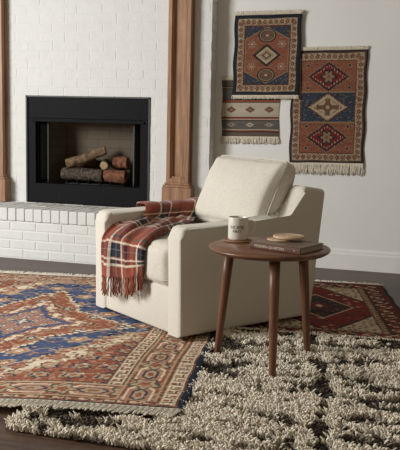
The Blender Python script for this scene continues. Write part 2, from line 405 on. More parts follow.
log('firewood_log', (-.838, .025, LZ+.130), (-.65, .03, LZ+.136), .050, M_redlog, 'short reddish split log at the front right of the grate', 2, square=.12, cut=M_redlog)
log('firewood_log', (-1.19, .148, LZ+.130), (-.66, .148, LZ+.130), .050, M_bark, 'dark log lying behind the front logs, at the bottom of the stack', 3, cut=M_bark)
log('firewood_log', (-1.175, .0, LZ+.222), (-.86, .085, LZ+.335), .038, M_birch, 'pale barked log leaning diagonally across the top of the stack', 4)
log('firewood_log', (-.825, -.015, LZ+.222), (-.90, .17, LZ+.222), .034, M_bark, 'small dark log with a round pale cut end facing out', 5)
log('firewood_log', (-.785, .10, LZ+.236), (-.665, .10, LZ+.238), .046, M_redlog, 'upper reddish log resting at the right on top of the stack', 6, square=.12, cut=M_redlog)
log('firewood_log', (-1.22, .17, LZ+.224), (-1.00, .18, LZ+.230), .042, M_redlog, 'reddish log at the back left behind the diagonal pale log', 8, cut=M_redlog)

# ------------------------------------------------------------------ rug painting
RUST=(.27,.092,.055); RUST2=(.40,.20,.13); NAVY=(.030,.042,.078); BLUE=(.058,.085,.145); CREAM=(.66,.57,.43); TAN=(.44,.33,.215); DARK=(.03,.024,.022)
WINE=(.12,.022,.018); GREEN=(.075,.085,.06); BROWN=(.13,.065,.040); PINK=(.43,.24,.165)
def put(C, m, col, a=1.0): C[m] = C[m]*(1-a)+np.array(col)*a
def rosette(C, mask, x, y, px, py, r, cols, petals=6, ox=0, oy=0, alt=None):
    """flower heads repeated every px by py, each r wide"""
    i = np.floor((x-ox)/px); j = np.floor((y-oy)/py)
    lx = x-ox-(i+.5)*px; ly = y-oy-(j+.5)*py
    d = np.hypot(lx, ly); a = np.arctan2(ly, lx)
    e = d*(1+.22*np.cos(petals*a))
    put(C, mask & (e < r), cols[0]); put(C, mask & (e < r*.72), cols[1])
    put(C, mask & (e < r*.36), cols[2])
    if alt is not None:
        odd = ((i+j) % 2) == 0
        put(C, mask & odd & (e < r*.72) & (e >= r*.36), alt)
def diamonds(C, mask, x, y, px, py, w, h, cols, ox=0, oy=0):
    lx = (x-ox) - (np.floor((x-ox)/px)+.5)*px; ly = (y-oy) - (np.floor((y-oy)/py)+.5)*py
    e = np.abs(lx)/w + np.abs(ly)/h
    for k, c in enumerate(cols): put(C, mask & (e < 1-k/len(cols)), c)
def vine(C, mask, s, t, period, amp, wid, col, ph=0):
    put(C, mask & (np.abs(t-amp*np.sin(2*PI*s/period+ph)) < wid), col)
def bits(C, mask, x, y, cell, cols, seed, dens=.5, line=None):
    """small scattered woven motifs"""
    i = np.floor(x/cell).astype(int); j = np.floor(y/cell).astype(int)
    r = np.random.default_rng(seed).random((4, 401, 401))
    h = r[:, i % 401, j % 401]
    lx = (x/cell-i-.5) - (h[2]-.5)*.5; ly = (y/cell-j-.5) - (h[3]-.5)*.5
    e = np.abs(lx)*.9+np.abs(ly)*1.2
    if line is not None: put(C, mask & (h[0] < dens) & (e < .50), line)
    for k, c in enumerate(cols):
        put(C, mask & (h[0] < dens) & (np.floor(h[1]*len(cols)) == k) & (e < .38), c)
def edge_frame(u, v, W, L):   # distance to nearest edge and running coordinate along it
    du = np.minimum(u, W-u); dv = np.minimum(v, L-v)
    d = np.minimum(du, dv); run = np.where(du < dv, v, u); return d, run
def knots(C, u, v, seed, k=.12):
    n = vnoise(u, v, .35, .012, seed); C *= (1-k+2*k*n)[..., None]
    n = np.random.default_rng(seed).random(u.shape); C *= (1-.13+.26*n)[..., None]
    return C

def grid_slab(name, O, U, Vv, W, L, nu, nv, paint, hfun, thick, nrm, mat, parent, seed):
    """dense woven sheet: O corner, U/Vv unit axes, nrm normal; colour per knot"""
    us = np.linspace(0, W, nu); vs = np.linspace(0, L, nv)
    u, v = np.meshgrid(us, vs, indexing='ij')
    C = np.zeros(u.shape+(3,)); C = knots(paint(u, v, C), u, v, seed)
    ew = .004*np.sin(v*23+seed)*sstep(.1, 0, np.minimum(u, W-u)) ; ev = .003*np.sin(u*19+seed)*sstep(.1, 0, np.minimum(v, L-v))
    P = np.asarray(O)[None, None]+ (u+ew)[..., None]*np.asarray(U)+(v+ev)[..., None]*np.asarray(Vv)
    h = hfun(u, v, P)
    rim = np.minimum(np.minimum(u, W-u), np.minimum(v, L-v)); roundd = sstep(0, thick, rim)
    top = P+(h-thick*.45*(1-roundd))[..., None]*np.asarray(nrm)
    idx = np.arange(nu*nv).reshape(nu, nv)
    F = np.stack([idx[:-1,:-1], idx[1:,:-1], idx[1:,1:], idx[:-1,1:]], -1).reshape(-1, 4)
    ring = np.concatenate([idx[:,0], idx[-1,1:], idx[-2::-1,-1], idx[0,-2:0:-1]])
    V = top.reshape(-1, 3); low = V[ring]-np.asarray(nrm)*thick
    V2 = np.concatenate([V, low]); n = len(ring); li = np.arange(n)+nu*nv
    sk = np.stack([ring, np.roll(ring, -1), np.roll(li, -1), li], -1)
    cols = np.concatenate([C.reshape(-1, 3), C.reshape(-1, 3)[ring]*.9])
    Fall = np.concatenate([F, sk])
    nn = np.cross(np.asarray(U), np.asarray(Vv))
    if np.dot(nn, nrm) < 0: Fall = Fall[:, ::-1]
    return from_np(name, V2, Fall, mat, parent, cols)

def tassels(name, pts, dirv, nrm, length, rad, mat, parent, zfun=None, strands=1, splay=.0, droop=0.0, knot=True):
    """fringe: one bundle per point, running along dirv"""
    bm = bmesh.new(); dirv = Vector(dirv).normalized(); nrm = Vector(nrm); sidev = dirv.cross(nrm)
    for p in pts:
        p = Vector(p)
        for s in range(strands):
            L_ = length*random.uniform(.82, 1.12); sx = splay*random.uniform(-1, 1)+splay*.8*((s+.5)/strands-.5)*2
            q = [p+sidev*(rad*1.2*(s-(strands-1)/2))]
            for k in range(1, 5):
                t = k/4; x = p+dirv*(L_*t)+sidev*(sx*L_*t+rad*1.6*(s-(strands-1)/2)+random.uniform(-1, 1)*rad*.5)+nrm*random.uniform(0, 1)*rad*.7
                if zfun: x.z = zfun(x.x, x.y, t, p.z)
                q.append(x)
            tube(bm, q, [rad, rad*(1.25 if knot else 1), rad*1.0, rad*1.15, rad*.75], 5)
    return from_bm(name, bm, mat, parent, True)

# ------------------------------------------------------------------ shag rug
SX0, SX1, SY0, SY1 = .365, 2.45, -3.695, -1.93
an = R(9.5); BC = np.array([.958, -3.372]); BU = np.array([-math.cos(an), -math.sin(an)]); BV = np.array([-math.sin(an), math.cos(an)])
BW, BL = 2.30, 2.515                        # big patterned rug, from its near right corner
ra, rb = R(5.0), R(13.0); RC = np.array([1.494, -.547]); RU = np.array([-math.cos(ra), -math.sin(ra)]); RV = np.array([math.sin(rb), -math.cos(rb)])   # a hand-knotted rug, slightly out of square
RW, RL = .99, 1.50                         # dark red rug, from its far right corner
CH = np.array([.624, -2.407]); CA = R(53.6); CS = np.array([math.cos(CA), math.sin(CA)]); CF = np.array([-math.sin(CA), math.cos(CA)]); CW, CD = .864, .915
TB = np.array([1.11, -2.595]); TR_, TH = .279, .566
foot_ang = [.3336-PI/2+k*2*PI/3 for k in range(3)]
feet = [TB+.254*np.array([math.cos(a), math.sin(a)]) for a in foot_ang]
def loc(P, C, U, V): d = P-C; k = U@V; a, b = d@U, d@V; return (a-k*b)/(1-k*k), (b-k*a)/(1-k*k)
def build_shag():
    t = thing('shag_rug', 'thick cream and charcoal shag rug under the side table', 'rug', ((SX0+SX1)/2, (SY0+SY1)/2, 0))
    ox, oy = (SX0+SX1)/2, (SY0+SY1)/2
    bm = bmesh.new(); box(bm, SX0-ox+.01, SX1-ox, SY0-oy+.01, SY1-oy, .001, .008); from_bm('backing', bm, noise_mat('rug_backing', (.12,.09,.07), (.2,.16,.12), 80), t)
    sp = .0094
    gx = np.arange(SX0, SX1, sp); gy = np.arange(SY0, SY1, sp)
    X, Y = np.meshgrid(gx, gy, indexing='ij'); X = X.ravel()+rng.uniform(-.5, .5, X.size)*sp; Y = Y.ravel()+rng.uniform(-.5, .5, Y.size)*sp
    P = np.stack([X, Y], -1)
    bu, bv = loc(P, BC, BU, BV); ru, rv = loc(P, RC, RU, RV); ca, cb = loc(P, CH, CS, CF)
    keep = ~((bu > .012) & (bv > .012)) & ~((ru > .01) & (rv < RL-.012) & (ru < RW)) & ~((ca > .01) & (ca < CD-.01) & (cb > .02) & (cb < CW))
    for f in feet: keep &= np.hypot(X-f[0], Y-f[1]) > .017
    # rounded, ragged outline at the near left corner
    keep &= ~((X < SX0+.05) & (Y < SY0+.05) & (np.hypot(X-SX0-.05, Y-SY0-.05) > .05))
    X, Y = X[keep], Y[keep]; n = len(X)
    Yw = Y+.05*vnoise(X, Y, .11, .09, 4); streak = .46*vnoise(X+.3*vnoise(X, Y, .2, .2, 5), Yw, .100, .034, 1)+.30*vnoise(X, Yw, .036, .019, 2)+.24*vnoise(X, Y, .26, .18, 3)
    # woven lines running away from the viewer
    bend = .02*np.sin(Y*5)+.008*(vnoise(X, Y, .05, .05, 8)-.5)
    lx = X - (1.385-.185*(Y+2.75)) + bend
    line_d = np.exp(-((lx)/.022)**2); line_l = np.exp(-((lx-.055)/.022)**2)+np.exp(-((lx+.060)/.024)**2)
    v = streak + .16*(line_l) - .16*line_d - .03*sstep(-.02, .02, lx) - .07*sstep(-2.7, -2.2, Y)
    dark = 1-sstep(.40, .53, v)  # dark yarn streaks, plus shade between the pile ridges painted into the colour
    dark = np.clip(dark + .0, 0, 1)
    cr = np.array([.88,.81,.68]); dk = np.array([.045,.035,.026]); md = np.array([.33,.275,.205])
    mix = np.clip(dark+rng.normal(0, .13, n), 0, 1)[:, None]
    col = np.where(mix < .5, cr*(1-2*mix)+md*2*mix, md*(2-2*mix)+dk*(2*mix-1)) * (rng.uniform(.82, 1.14, n))[:, None]
    H = .035-.021*dark+rng.uniform(-.006, .006, n)
    rr = .0039+rng.uniform(-.0007, .0010, n)
    edge = np.minimum(np.minimum(X-SX0, Y-SY0), .05)/.05
    H *= .72+.28*np.clip(edge, 0, 1)
    # lower near the rugs lying on top and under the chair's lip
    lean = rng.uniform(0, 2*PI, n); lm = rng.uniform(.006, .019, n)
    lxv = np.cos(lean)*lm*1.25; lyv = np.sin(lean)*lm*.6-.004
    K, RN = 5, 5
    V = np.zeros((n, RN, K, 3)); ang = 2*PI*np.arange(K)/K
    ts = [0, .35, .65, .88, 1.0]; rs = [.8, 1.05, 1.15, .95, .35]
    for r in range(RN):
        t_ = ts[r]; cx = X-ox+lxv*t_**1.6; cy = Y-oy+lyv*t_**1.6; cz = .006+H*(t_ if t_ < .9 else .97-.0*t_)
        wob = .002*np.sin(7*t_+lean)
        V[:, r, :, 0] = (cx+wob)[:, None]+rr[:, None]*rs[r]*np.cos(ang); V[:, r, :, 1] = cy[:, None]+rr[:, None]*rs[r]*np.sin(ang)
        V[:, r, :, 2] = cz[:, None] + (.0012*np.sin(ang*2+r))[None]
    base = (np.arange(n)*RN*K)[:, None]
    fs = []
    for r in range(RN-1):
        for k in range(K): fs.append([r*K+k, r*K+(k+1) % K, (r+1)*K+(k+1) % K, (r+1)*K+k])
    fs.append([(RN-1)*K, (RN-1)*K+1, (RN-1)*K+2, (RN-1)*K+3]); fs.append([(RN-1)*K, (RN-1)*K+3, (RN-1)*K+4, (RN-1)*K+4])
    fs = np.array(fs[:-1])
    F = (base[:, :, None]+fs[None]).reshape(-1, 4)
    cols = np.repeat(col[:, None, :], RN*K, 1).reshape(n, RN, K, 3)*np.array([.55,.75,.92,1.0,1.0])[None, :, None, None]**.0
    o = from_np('shag_pile', V.reshape(-1, 3), F, M_shag, t, cols.reshape(-1, 3)); o['kind'] = 'stuff'
    return n
build_shag()

# ------------------------------------------------------------------ big oriental rug
def press(X, Y):                           # how far the chair's weight flattens what lies under it
    dx, dy = X-CH[0], Y-CH[1]; a_ = dx*CS[0]+dy*CS[1]; b_ = dx*CF[0]+dy*CF[1]
    d_ = np.hypot(np.maximum(np.maximum(-a_, a_-CD), 0), np.maximum(np.maximum(-b_, b_-CW), 0))
    return sstep(.0, .42, d_)
def on_shag(X, Y, m=.05):
    return press(X, Y)*sstep(SX0-m*12, SX0+m*2, X)*(1-sstep(SY1-m*5, SY1+m*3, Y))
def paint_big(u, v, C):
    C[:] = RUST; BLU = (.062,.090,.175); ICE = (.30,.32,.30)
    d, run = edge_frame(u, v, BW, BL)
    fld = (u > .36) & (u < BW-.16) & (v > .235) & (v < BL-.235)
    CU, CV = 1.08, 1.25
    du = u-CU; dv = v-CV; a = np.arctan2(dv/1.2, du)
    stp = lambda q, s: np.round(q/s)*s
    e = np.abs(stp(du, .030))/.74+np.abs(stp(dv, .036))/1.18; e = e*(1-.035*np.cos(8*a))
    # cream spandrels with curling rust and green leaves, rust corner pieces
    put(C, fld, CREAM)
    rosette(C, fld, u, v, .150, .130, .046, (BROWN, CREAM, RUST), 5, alt=PINK)
    vine(C, fld, u+v, np.mod(v+.4*u, .13)-.065, .15, .028, .0045, BROWN); vine(C, fld, u-v, np.mod(u, .15)-.075, .17, .03, .004, RUST)
    bits(C, fld, u, v, .040, (RUST, GREEN, RUST2), 3, .45)
    cor = fld & (e > 1.22); put(C, fld & (e > 1.20), TAN); put(C, cor, RUST)
    rosette(C, cor, u, v, .15, .13, .046, (NAVY, TAN, RUST), 6); vine(C, cor, u+v, np.mod(v, .13)-.065, .15, .035, .0045, TAN); bits(C, cor, u, v, .036, (CREAM, NAVY, TAN, PINK), 4, .3)
    # blue ground with tan vines and rosettes
    put(C, fld & (e < 1.045), RUST); put(C, fld & (e < 1.02), TAN); bl = fld & (e < 1.0); put(C, bl, BLU)
    put(C, bl & (vnoise(u, v, .03, .05, 21) > .74), NAVY)
    w1 = np.mod(v, .20)-.10
    vine(C, bl, u, w1, .24, .045, .0055, TAN); vine(C, bl, u, w1, .24, .045, .0045, RUST2, PI)
    rosette(C, bl, u, v, .24, .20, .050, (TAN, RUST, CREAM), 5, ox=.06, alt=RUST2)
    bits(C, bl, u, v, .040, (RUST2, TAN, ICE), 5, .26)
    # red lobed star
    e2 = np.abs(stp(du, .028))/.52+np.abs(stp(dv, .030))/.66; e2 = e2*(1-.11*np.cos(4*a)-.03*np.cos(12*a))
    put(C, fld & (e2 < 1.07), NAVY); put(C, fld & (e2 < 1.045), CREAM); rd = fld & (e2 < 1.0); put(C, rd, RUST)
    w2 = np.mod(v+.03, .16)-.08
    vine(C, rd, u, w2, .20, .04, .0045, TAN); rosette(C, rd, u, v, .20, .16, .040, (TAN, NAVY, CREAM), 5, ox=.02, oy=.05, alt=RUST2); bits(C, rd, u, v, .036, (TAN, PINK, GREEN), 6, .3)
    # cream ring and core
    e3 = np.abs(stp(du, .02))/.34+np.abs(stp(dv, .02))/.43; e3 = e3*(1-.12*np.cos(4*a)-.03*np.cos(16*a))
    put(C, e3 < 1.05, BROWN); rg = e3 < 1.0; put(C, rg, CREAM); rosette(C, rg, u, v, .085, .075, .030, (RUST, PINK, BLU), 5, alt=RUST2)
    co = e3 < .72; put(C, e3 < .76, RUST); put(C, co, NAVY); put(C, co & (e3 > .58), BLU); put(C, e3 < .58, RUST2); rosette(C, e3 < .58, u, v, .07, .065, .026, (BLU, CREAM, RUST), 5, alt=TAN); put(C, e3 < .16, BLU); put(C, e3 < .09, CREAM)
    def border(mask, s, t, w):             # s along, t across 0..w
        put(C, mask, RUST); c = t-w/2; q = np.mod(s, .26)-.13; q2 = np.mod(s+.13, .26)-.13
        vine(C, mask, s, c, .26, .34*w, .0055, TAN, .5*PI); vine(C, mask, s, c, .26, .34*w, .0045, NAVY, 1.5*PI)
        bits(C, mask, s, t, .034, (RUST2, TAN, GREEN), 9, .35)
        hx = np.maximum(np.abs(c)/(.34*w), np.abs(q)/.085*.62+np.abs(c)/(.34*w)*.5)
        put(C, mask & (hx < 1.0), CREAM); put(C, mask & (hx < .82), RUST2); put(C, mask & (hx < .55), NAVY); put(C, mask & (hx < .42), TAN); put(C, mask & (hx < .2), RUST)
        fl = np.hypot(q2, c)*(1+.25*np.cos(5*np.arctan2(c, q2)))
        put(C, mask & (fl < .34*w), GREEN); put(C, mask & (fl < .27*w), TAN); put(C, mask & (fl < .15*w), RUST)
        put(C, mask & (np.abs(np.abs(c)-.46*w) < .004), TAN)
    def guard(mask, s, t, w):
        put(C, mask, CREAM); put(C, mask & ((t < .007) | (t > w-.007)), BROWN); put(C, mask & (((t > .011) & (t < .016)) | ((t > w-.016) & (t < w-.011))), TAN)
        c = t-w/2; z = np.mod(s, .052); k = np.floor(s/.052) % 2
        put(C, mask & (np.abs(c) < w*.28) & (np.abs(z-.013) < .005), BROWN); put(C, mask & (np.abs(c-.12*w*(2*k-1)) < w*.14) & (np.abs(z-.030) < .009), RUST)
        put(C, mask & (np.abs(c+.18*w*(2*k-1)) < .004) & (z > .013), BROWN)
    endz = np.minimum(v, BL-v); end = endz < .235
    border(end, u, endz-.062, .165)
    guard(end & (endz > .024) & (endz < .060), u, endz-.024, .036)
    put(C, end & (endz > .226), CREAM); put(C, (endz > .230) & (endz < .237), BROWN)
    border((u > .115) & (u < .285) & (endz > .07), v, u-.115, .17)
    guard((u > .285) & (u < .362) & (endz > .235), v, u-.285, .077)
    guard((u > .030) & (u < .112) & (endz > .045), v, u-.030, .082)
    border((BW-u < .16) & (endz > .07), v, BW-u, .16)
    n1 = vnoise(u, v, .016, .014, 61); n2 = vnoise(u, v, .011, .010, 62)
    red = C[..., 0] > 3*C[..., 2]
    put(C, red & (n1 > .74), RUST2, .8); put(C, red & (n2 > .90), CREAM, .7); put(C, red & (n1 < .12), BROWN)
    put(C, ~red & (C[..., 0] > .4) & (n2 < .13), BROWN, .7); put(C, (C[..., 2] > C[..., 0]) & (n2 > .90), TAN, .8)
    put(C, (d < .016), (.02,.026,.042)); put(C, (u < .026), (.02,.026,.042))
    return C
br = thing('oriental_rug', 'large rust, blue and cream medallion rug on the floor in front of the hearth', 'rug', (BC[0], BC[1], 0))
def hbig(u, v, P):
    return .010+.031*on_shag(P[..., 0]+BC[0], P[..., 1]+BC[1])+.0015*np.sin(u*4)*np.sin(v*3)
grid_slab('rug_field', (0, 0, 0), (*BU, 0), (*BV, 0), BW, BL, 460, 500, paint_big, hbig, .0075, (0,0,1), M_rug, br, 31)
def zf_big(x, y, t, z0):
    X, Y = x+BC[0], y+BC[1]; base = .005+.034*float(on_shag(np.array(X), np.array(Y), .03)); return base+(z0-base)*(1-t)*.8+.002
pts = []
k = 0.008
while k < BW:
    x, y = (BU*k-BV*.001); z = float(hbig(np.array(k), np.array(0.), np.array([x, y, 0]))); pts.append((x, y, z-.001)); k += .0240
tassels('near_fringe', pts, (*(-BV+BU*.42), 0), (0,0,1), .080, .0040, M_fringe_w, br, zf_big, 2, .03)
pts = []; k = .008
while k < BW:
    x, y = (BU*k+BV*(BL)); pts.append((x, y, .006)); k += .021
tassels('far_fringe', pts, (*BV, 0), (0,0,1), .085, .0052, M_fringe_w, br, lambda x, y, t, z0: .0065+.004*(1-t), 2, .35)
# braided edge bindings where the fringe starts
bm = bmesh.new(); tube(bm, [(*(BU*q-BV*.002), float(hbig(np.array(q), np.array(0.), np.array([*(BU*q), 0])))-.001) for q in np.linspace(0, BW, 90)], .0045, 6); from_bm('edge_braid', bm, M_fringe_w, br, True)

# ------------------------------------------------------------------ dark red rug
def paint_red(u, v, C):
    C[:] = WINE; d, run = edge_frame(u, v, RW, RL)
    CR2 = (.42,.35,.25)
    RED=(.155,.026,.022)
    fld = d > .20; put(C, fld, CR2); bits(C, fld, u, v, .036, (WINE, DARK, DARK, BROWN), 13, .8)
    du = u-RW/2; dv = v-RL/2; e = np.maximum(np.abs(du)/.40, (np.abs(du)/.40+np.abs(dv)/.60)*.80)
    m = fld & (e < .80); put(C, fld & (e < .84), DARK); put(C, m, RED)
    bits(C, m, u, v, .036, (DARK, WINE, RUST, NAVY, DARK), 14, .6); bits(C, m, u+.02, v+.01, .05, (CR2, RUST2, DARK), 18, .16)
    e2 = np.abs(du)/.20+np.abs(dv)/.30; put(C, e2 < 1.06, TAN); put(C, e2 < 1.0, DARK); bits(C, e2 < 1.0, u, v, .034, (GREEN, WINE, WINE, RUST), 15, .75); put(C, e2 < .34, WINE); put(C, e2 < .14, TAN)
    g = (d > .155) & (d < .20); put(C, g, BROWN); diamonds(C, g, run, d-.1775, .04, 10, .016, .018, (CR2, WINE), oy=-5)
    b = (d > .045) & (d <= .155); put(C, b, (.06,.03,.025)); rosette(C, b, run, d-.10, .12, 10, .042, (WINE, RED, CR2), 4, oy=-5); vine(C, b, run, d-.10, .12, .035, .006, TAN); bits(C, b, run, d, .03, (WINE, TAN, DARK, RED), 16, .5)
    put(C, (d > .025) & (d < .045), WINE); put(C, d <= .025, DARK)
    return C
rr_ = thing('red_rug', 'dark red patterned rug on the floor behind the side table, by the baseboard', 'rug', (RC[0], RC[1], 0))
def hred(u, v, P): return .010+.027*on_shag(P[..., 0]+RC[0], P[..., 1]+RC[1], .08)
grid_slab('rug_field', (0,0,0), (*RU, 0), (*RV, 0), RW, RL, 200, 270, paint_red, hred, .0075, (0,0,1), M_rug, rr_, 33)
pts = [(*(RU*k-RV*.001), .007) for k in np.arange(.008, RW, .021)]
tassels('far_fringe', pts, (*(-RV), 0), (0,0,1), .055, .0050, M_fringe_w, rr_, lambda x, y, t, z0: .0065+.004*(1-t), 2, .4)
pts = [(*(RU*k+RV*RL), .033) for k in np.arange(.008, RW, .019)]
tassels('near_fringe', pts, (*(RV+RU*.2), 0), (0,0,1), .045, .0036, M_fringe, rr_, lambda x, y, t, z0: .035+.004*t, 2, .3)

# ------------------------------------------------------------------ rugs hung on the wall
def wall_rug(name, label, corners, depth, paint, nu, nv, mat, seed, top_f, bot_f, fr_mat=M_fringe, rod=False, thick=.007, ts=.0095):
    (x0, z0), (x1, z1), (x2, z2) = corners      # top left, top right, bottom left
    W = math.hypot(x1-x0, z1-z0); L = math.hypot(x2-x0, z2-z0)
    U = np.array([(x1-x0)/W, 0, (z1-z0)/W]); V = np.array([(x2-x0)/L, 0, (z2-z0)/L])
    t = thing(name, label, 'wall rug', (x0, -depth, z0))
    hf = lambda u, v, P: thick+.0025*np.sin(u*9+seed)*sstep(0, L, v)+.003*sstep(.85*L, L, v)+.0012*np.sin(v*14+seed)
    grid_slab('rug_field', (0,0,0), U, V, W, L, nu, nv, lambda u, v, C: paint(u, v, C, W, L), hf, thick, (0,-1,0), mat, t, seed)
    n = int(W/ts)
    if top_f: tassels('top_fringe', [tuple(U*((k+.5)*W/n)+np.array([0,-.006,0])) for k in range(n)], tuple(-V), (0,-1,0), top_f, .0034, fr_mat, t, None, 2, .35, knot=False)
    if bot_f: tassels('bottom_fringe', [tuple(U*((k+.5)*W/n)+V*L*.995+np.array([0,-.008,0])) for k in range(n)], tuple(V), (0,-1,0), bot_f, .0034, fr_mat, t, None, 2, .12, knot=False)
    return t
WC=(.33,.265,.18); WR=(.12,.038,.026); WR2=(.195,.075,.046); WN=(.020,.022,.028); WB=(.036,.044,.060); WT=(.21,.145,.09)
def wborder(C, d, run, b0, b1, ground=WC, per=.043):
    m = (d > b0) & (d < b1); w_ = b1-b0; put(C, m, ground)
    rosette(C, m, run, d-(b0+b1)/2, per, 10, w_*.33, (BROWN, WR2, WT), 5, oy=-5, alt=WR)
    vine(C, m, run, d-(b0+b1)/2, per, w_*.38, .003, BROWN, .5*PI); bits(C, m, run, d, .011, (BROWN, WR, WT), 23, .6)
    put(C, (d > b0-.006) & (d < b0), WN); put(C, (d > b1) & (d < b1+.006), WR)
def paint_w1(u, v, C, W, L):
    C[:] = WN; d, run = edge_frame(u, v, W, L)
    fld = d > .088; put(C, fld, WB); bits(C, fld, u, v, .012, (WN, WT, WN, WR), 41, .6)
    du = u-W/2; dv = v-L/2; hw, hh = W/2-.088, L/2-.088
    e = np.maximum(np.abs(du)/hw, (np.abs(du)/hw*.44+np.abs(dv)/hh*.98)/1.02)
    put(C, fld & (e < 1.0) & (np.abs(du)/hw*.42+np.abs(dv)/hh < 1.0), WT); h = fld & (np.abs(du) < hw-.006) & (np.abs(du)/hw*.42+np.abs(dv)/hh < .965); put(C, h, WR2)
    bits(C, h, u, v, .016, (WR, WT, BROWN), 42, .4)
    for s in (-1, 1):
        q = np.hypot(du/.070, (dv-s*.148)/.052); a = np.arctan2(dv-s*.148, du)
        put(C, q < 1, DARK); put(C, (q < .86) & (q > .72), WT); put(C, q < .66, (.10,.085,.06)); put(C, (q < .5*(1+.25*np.cos(6*a))), BROWN); put(C, q < .18, WC)
        for s2 in (-1, 1):
            q = np.hypot((du-s2*.115)/.036, (dv-s*.083)/.032); a = np.arctan2(dv-s*.083, du-s2*.115)
            put(C, (q < .9) & (np.cos(8*a) > .1) & (q > .3), (.27,.2,.13)); put(C, q < .25, WC)
    q = np.abs(du)/.105+np.abs(dv)/.082; put(C, q < 1.05, DARK); put(C, q < .80, WC); put(C, (q < .55) & (np.mod(du, .014) < .006), BROWN); put(C, q < .38, BROWN); put(C, q < .2, WC)
    wborder(C, d, run, .030, .078)
    put(C, d < .020, WN)
    return C
def paint_w2(u, v, C, W, L):
    C[:] = BROWN; d, run = edge_frame(u, v, W, L)
    fld = d > .082; vv = (v-.082)/(L-.164); du = u-W/2
    put(C, fld, WR2); mid = fld & (vv > .335) & (vv < .665); put(C, mid, WB)
    bits(C, fld & ~mid, u, v, .014, (WR, WT, BROWN), 51, .55); bits(C, mid, u, v, .014, (WN, WT, WN), 52, .5)
    put(C, fld & ((np.abs(vv-.335) < .008) | (np.abs(vv-.665) < .008)), WT)
    for k, (c0, c1, c2) in enumerate(((WN, (.13,.022,.020), WC), (BROWN, WC, BROWN), (WN, (.13,.022,.020), WC))):
        dv = v-(.082+(L-.164)*(k+.5)/3); st = lambda q: np.round(q/.008)*.008
        q = np.abs(st(du))/.155+np.abs(st(dv))/.108; a = np.arctan2(dv, du); r = np.hypot(du, dv)
        put(C, q < 1.06, WT if k != 1 else WN); put(C, q < 1.0, c0); put(C, q < .88, c1)
        if k == 1:
            put(C, (q < .70) & (q > .60) & (np.mod(du+dv, .02) < .011), BROWN)
            put(C, ((np.abs(du) < .018) & (np.abs(dv) < .062)) | ((np.abs(dv) < .016) & (np.abs(du) < .085)) | (r < .036), BROWN); put(C, r < .014, WC)
        else:
            put(C, (r < .050*(1+.3*np.cos(6*a))), WN); put(C, (r < .036*(1+.3*np.cos(6*a))), WT); put(C, r < .014, WR2)
            put(C, (q < .8) & (q > .7) & (np.mod(u, .02) < .008), WC)
            for s in (-1, 1):
                for s2 in (-1, 1):
                    qq = np.hypot(du-s*.155, dv-s2*.082); put(C, (qq < .015), WT); put(C, qq < .009, WN)
    wborder(C, d, run, .022, .072)
    put(C, d < .015, DARK)
    return C
def paint_k(u, v, C, W, L):
    GR=(.095,.086,.074); BE=(.37,.32,.245); RD=(.22,.07,.045); BK=(.035,.025,.02)
    C[:] = GR; f = v/L
    def band(a, b, c): put(C, (f >= a) & (f < b), c)
    band(0,.10,GR); band(.10,.118,BK); band(.118,.145,WT); band(.145,.16,BK); band(.34,.355,BK); band(.355,.385,RD); band(.385,.40,BK)
    band(.40,.645,BE); band(.645,.66,BK); band(.66,.685,RD); band(.685,.70,BE); band(.70,.715,BK)
    band(.715,.87,GR); band(.87,.885,BE); band(.885,.905,RD); band(.905,.925,BK); band(.925,1.01,(.10,.075,.06))
    for k in range(3):
        cx = W*(.17+.33*k); dx = np.abs(np.round((u-cx)/.005)*.005); dy = np.abs(np.round((v-L*.52)/.006)*.006)
        put(C, dx/.040+dy/.026 < 1, (.11,.06,.04)); put(C, dx/.018+dy/.010 < 1, (.22,.12,.08))
        dy = np.abs(np.round((v-L*.79)/.006)*.006); put(C, dx/.036+dy/.018 < 1, (.26,.22,.17) if k != 1 else (.38,.32,.25)); put(C, dx/.015+dy/.008 < 1, GR)
    return C
wall_rug('hanging_kilim', 'striped grey and beige flatwoven rug, lowest left of the three wall rugs', ((.156,1.418),(.613,1.426),(.160,.985)), .002, paint_k, 150, 150, M_kilim, 5, .030, .055, thick=.004)
wall_rug('hanging_rug', 'tall wall rug with three stacked diamond medallions on the right', ((.700,1.642),(1.262,1.653),(.706,.80)), .0075, paint_w2, 220, 330, M_wallrug, 7, .026, .085)
wall_rug('hanging_rug', 'rust hexagon rug with navy corners, overlapping both other wall rugs', ((.252,1.905),(.768,1.913),(.247,1.302)), .027, paint_w1, 210, 240, M_wallrug, 9, .030, .030)

# ------------------------------------------------------------------ armchair
AC = thing('armchair', 'cream upholstered armchair with square arms beside the side table', 'armchair', (CH[0], CH[1], 0), CA)
ZB = .031
def arm_panel(y0, y1):
    poly = [(0,ZB),(0,.532),(.004,.562),(.018,.586),(.045,.597),(.735,.594),(.763,.608),(.824,.748),(.838,.766),(.86,.772),(.985,.752),(1.000,.743),(1.006,.727),(.925,ZB)]
    bm = bmesh.new(); extrude_poly(bm, poly, y0, y1)
    es = [e for e in bm.edges if abs(e.verts[0].co.y-e.verts[1].co.y) < 1e-5]
    bevel(bm, .022, 4, es)
    return bm
AT = .118
for y0, y1 in ((0, AT), (CW-AT, CW)):
    auto_smooth(from_bm('arm', arm_panel(y0, y1), M_cream, AC), 50)
bm = bmesh.new(); extrude_poly(bm, [(.83,ZB),(.83,.45),(.888,.752),(.900,.761),(.984,.748),(.995,.740),(1.000,.727),(.922,ZB)], AT-.012, CW-AT+.012)
auto_smooth(from_bm('back_frame', bm, M_cream, AC), 40)
bm = bmesh.new(); box(bm, .010, .85, AT-.008, CW-AT+.008, ZB, .272); bevel(bm, .014, 3); auto_smooth(from_bm('seat_base', bm, M_cream, AC), 50)
bm = bmesh.new(); box(bm, .06, .86, .07, CW-.07, .028, ZB+.01)
from_bm('underside', bm, M_foot, AC)
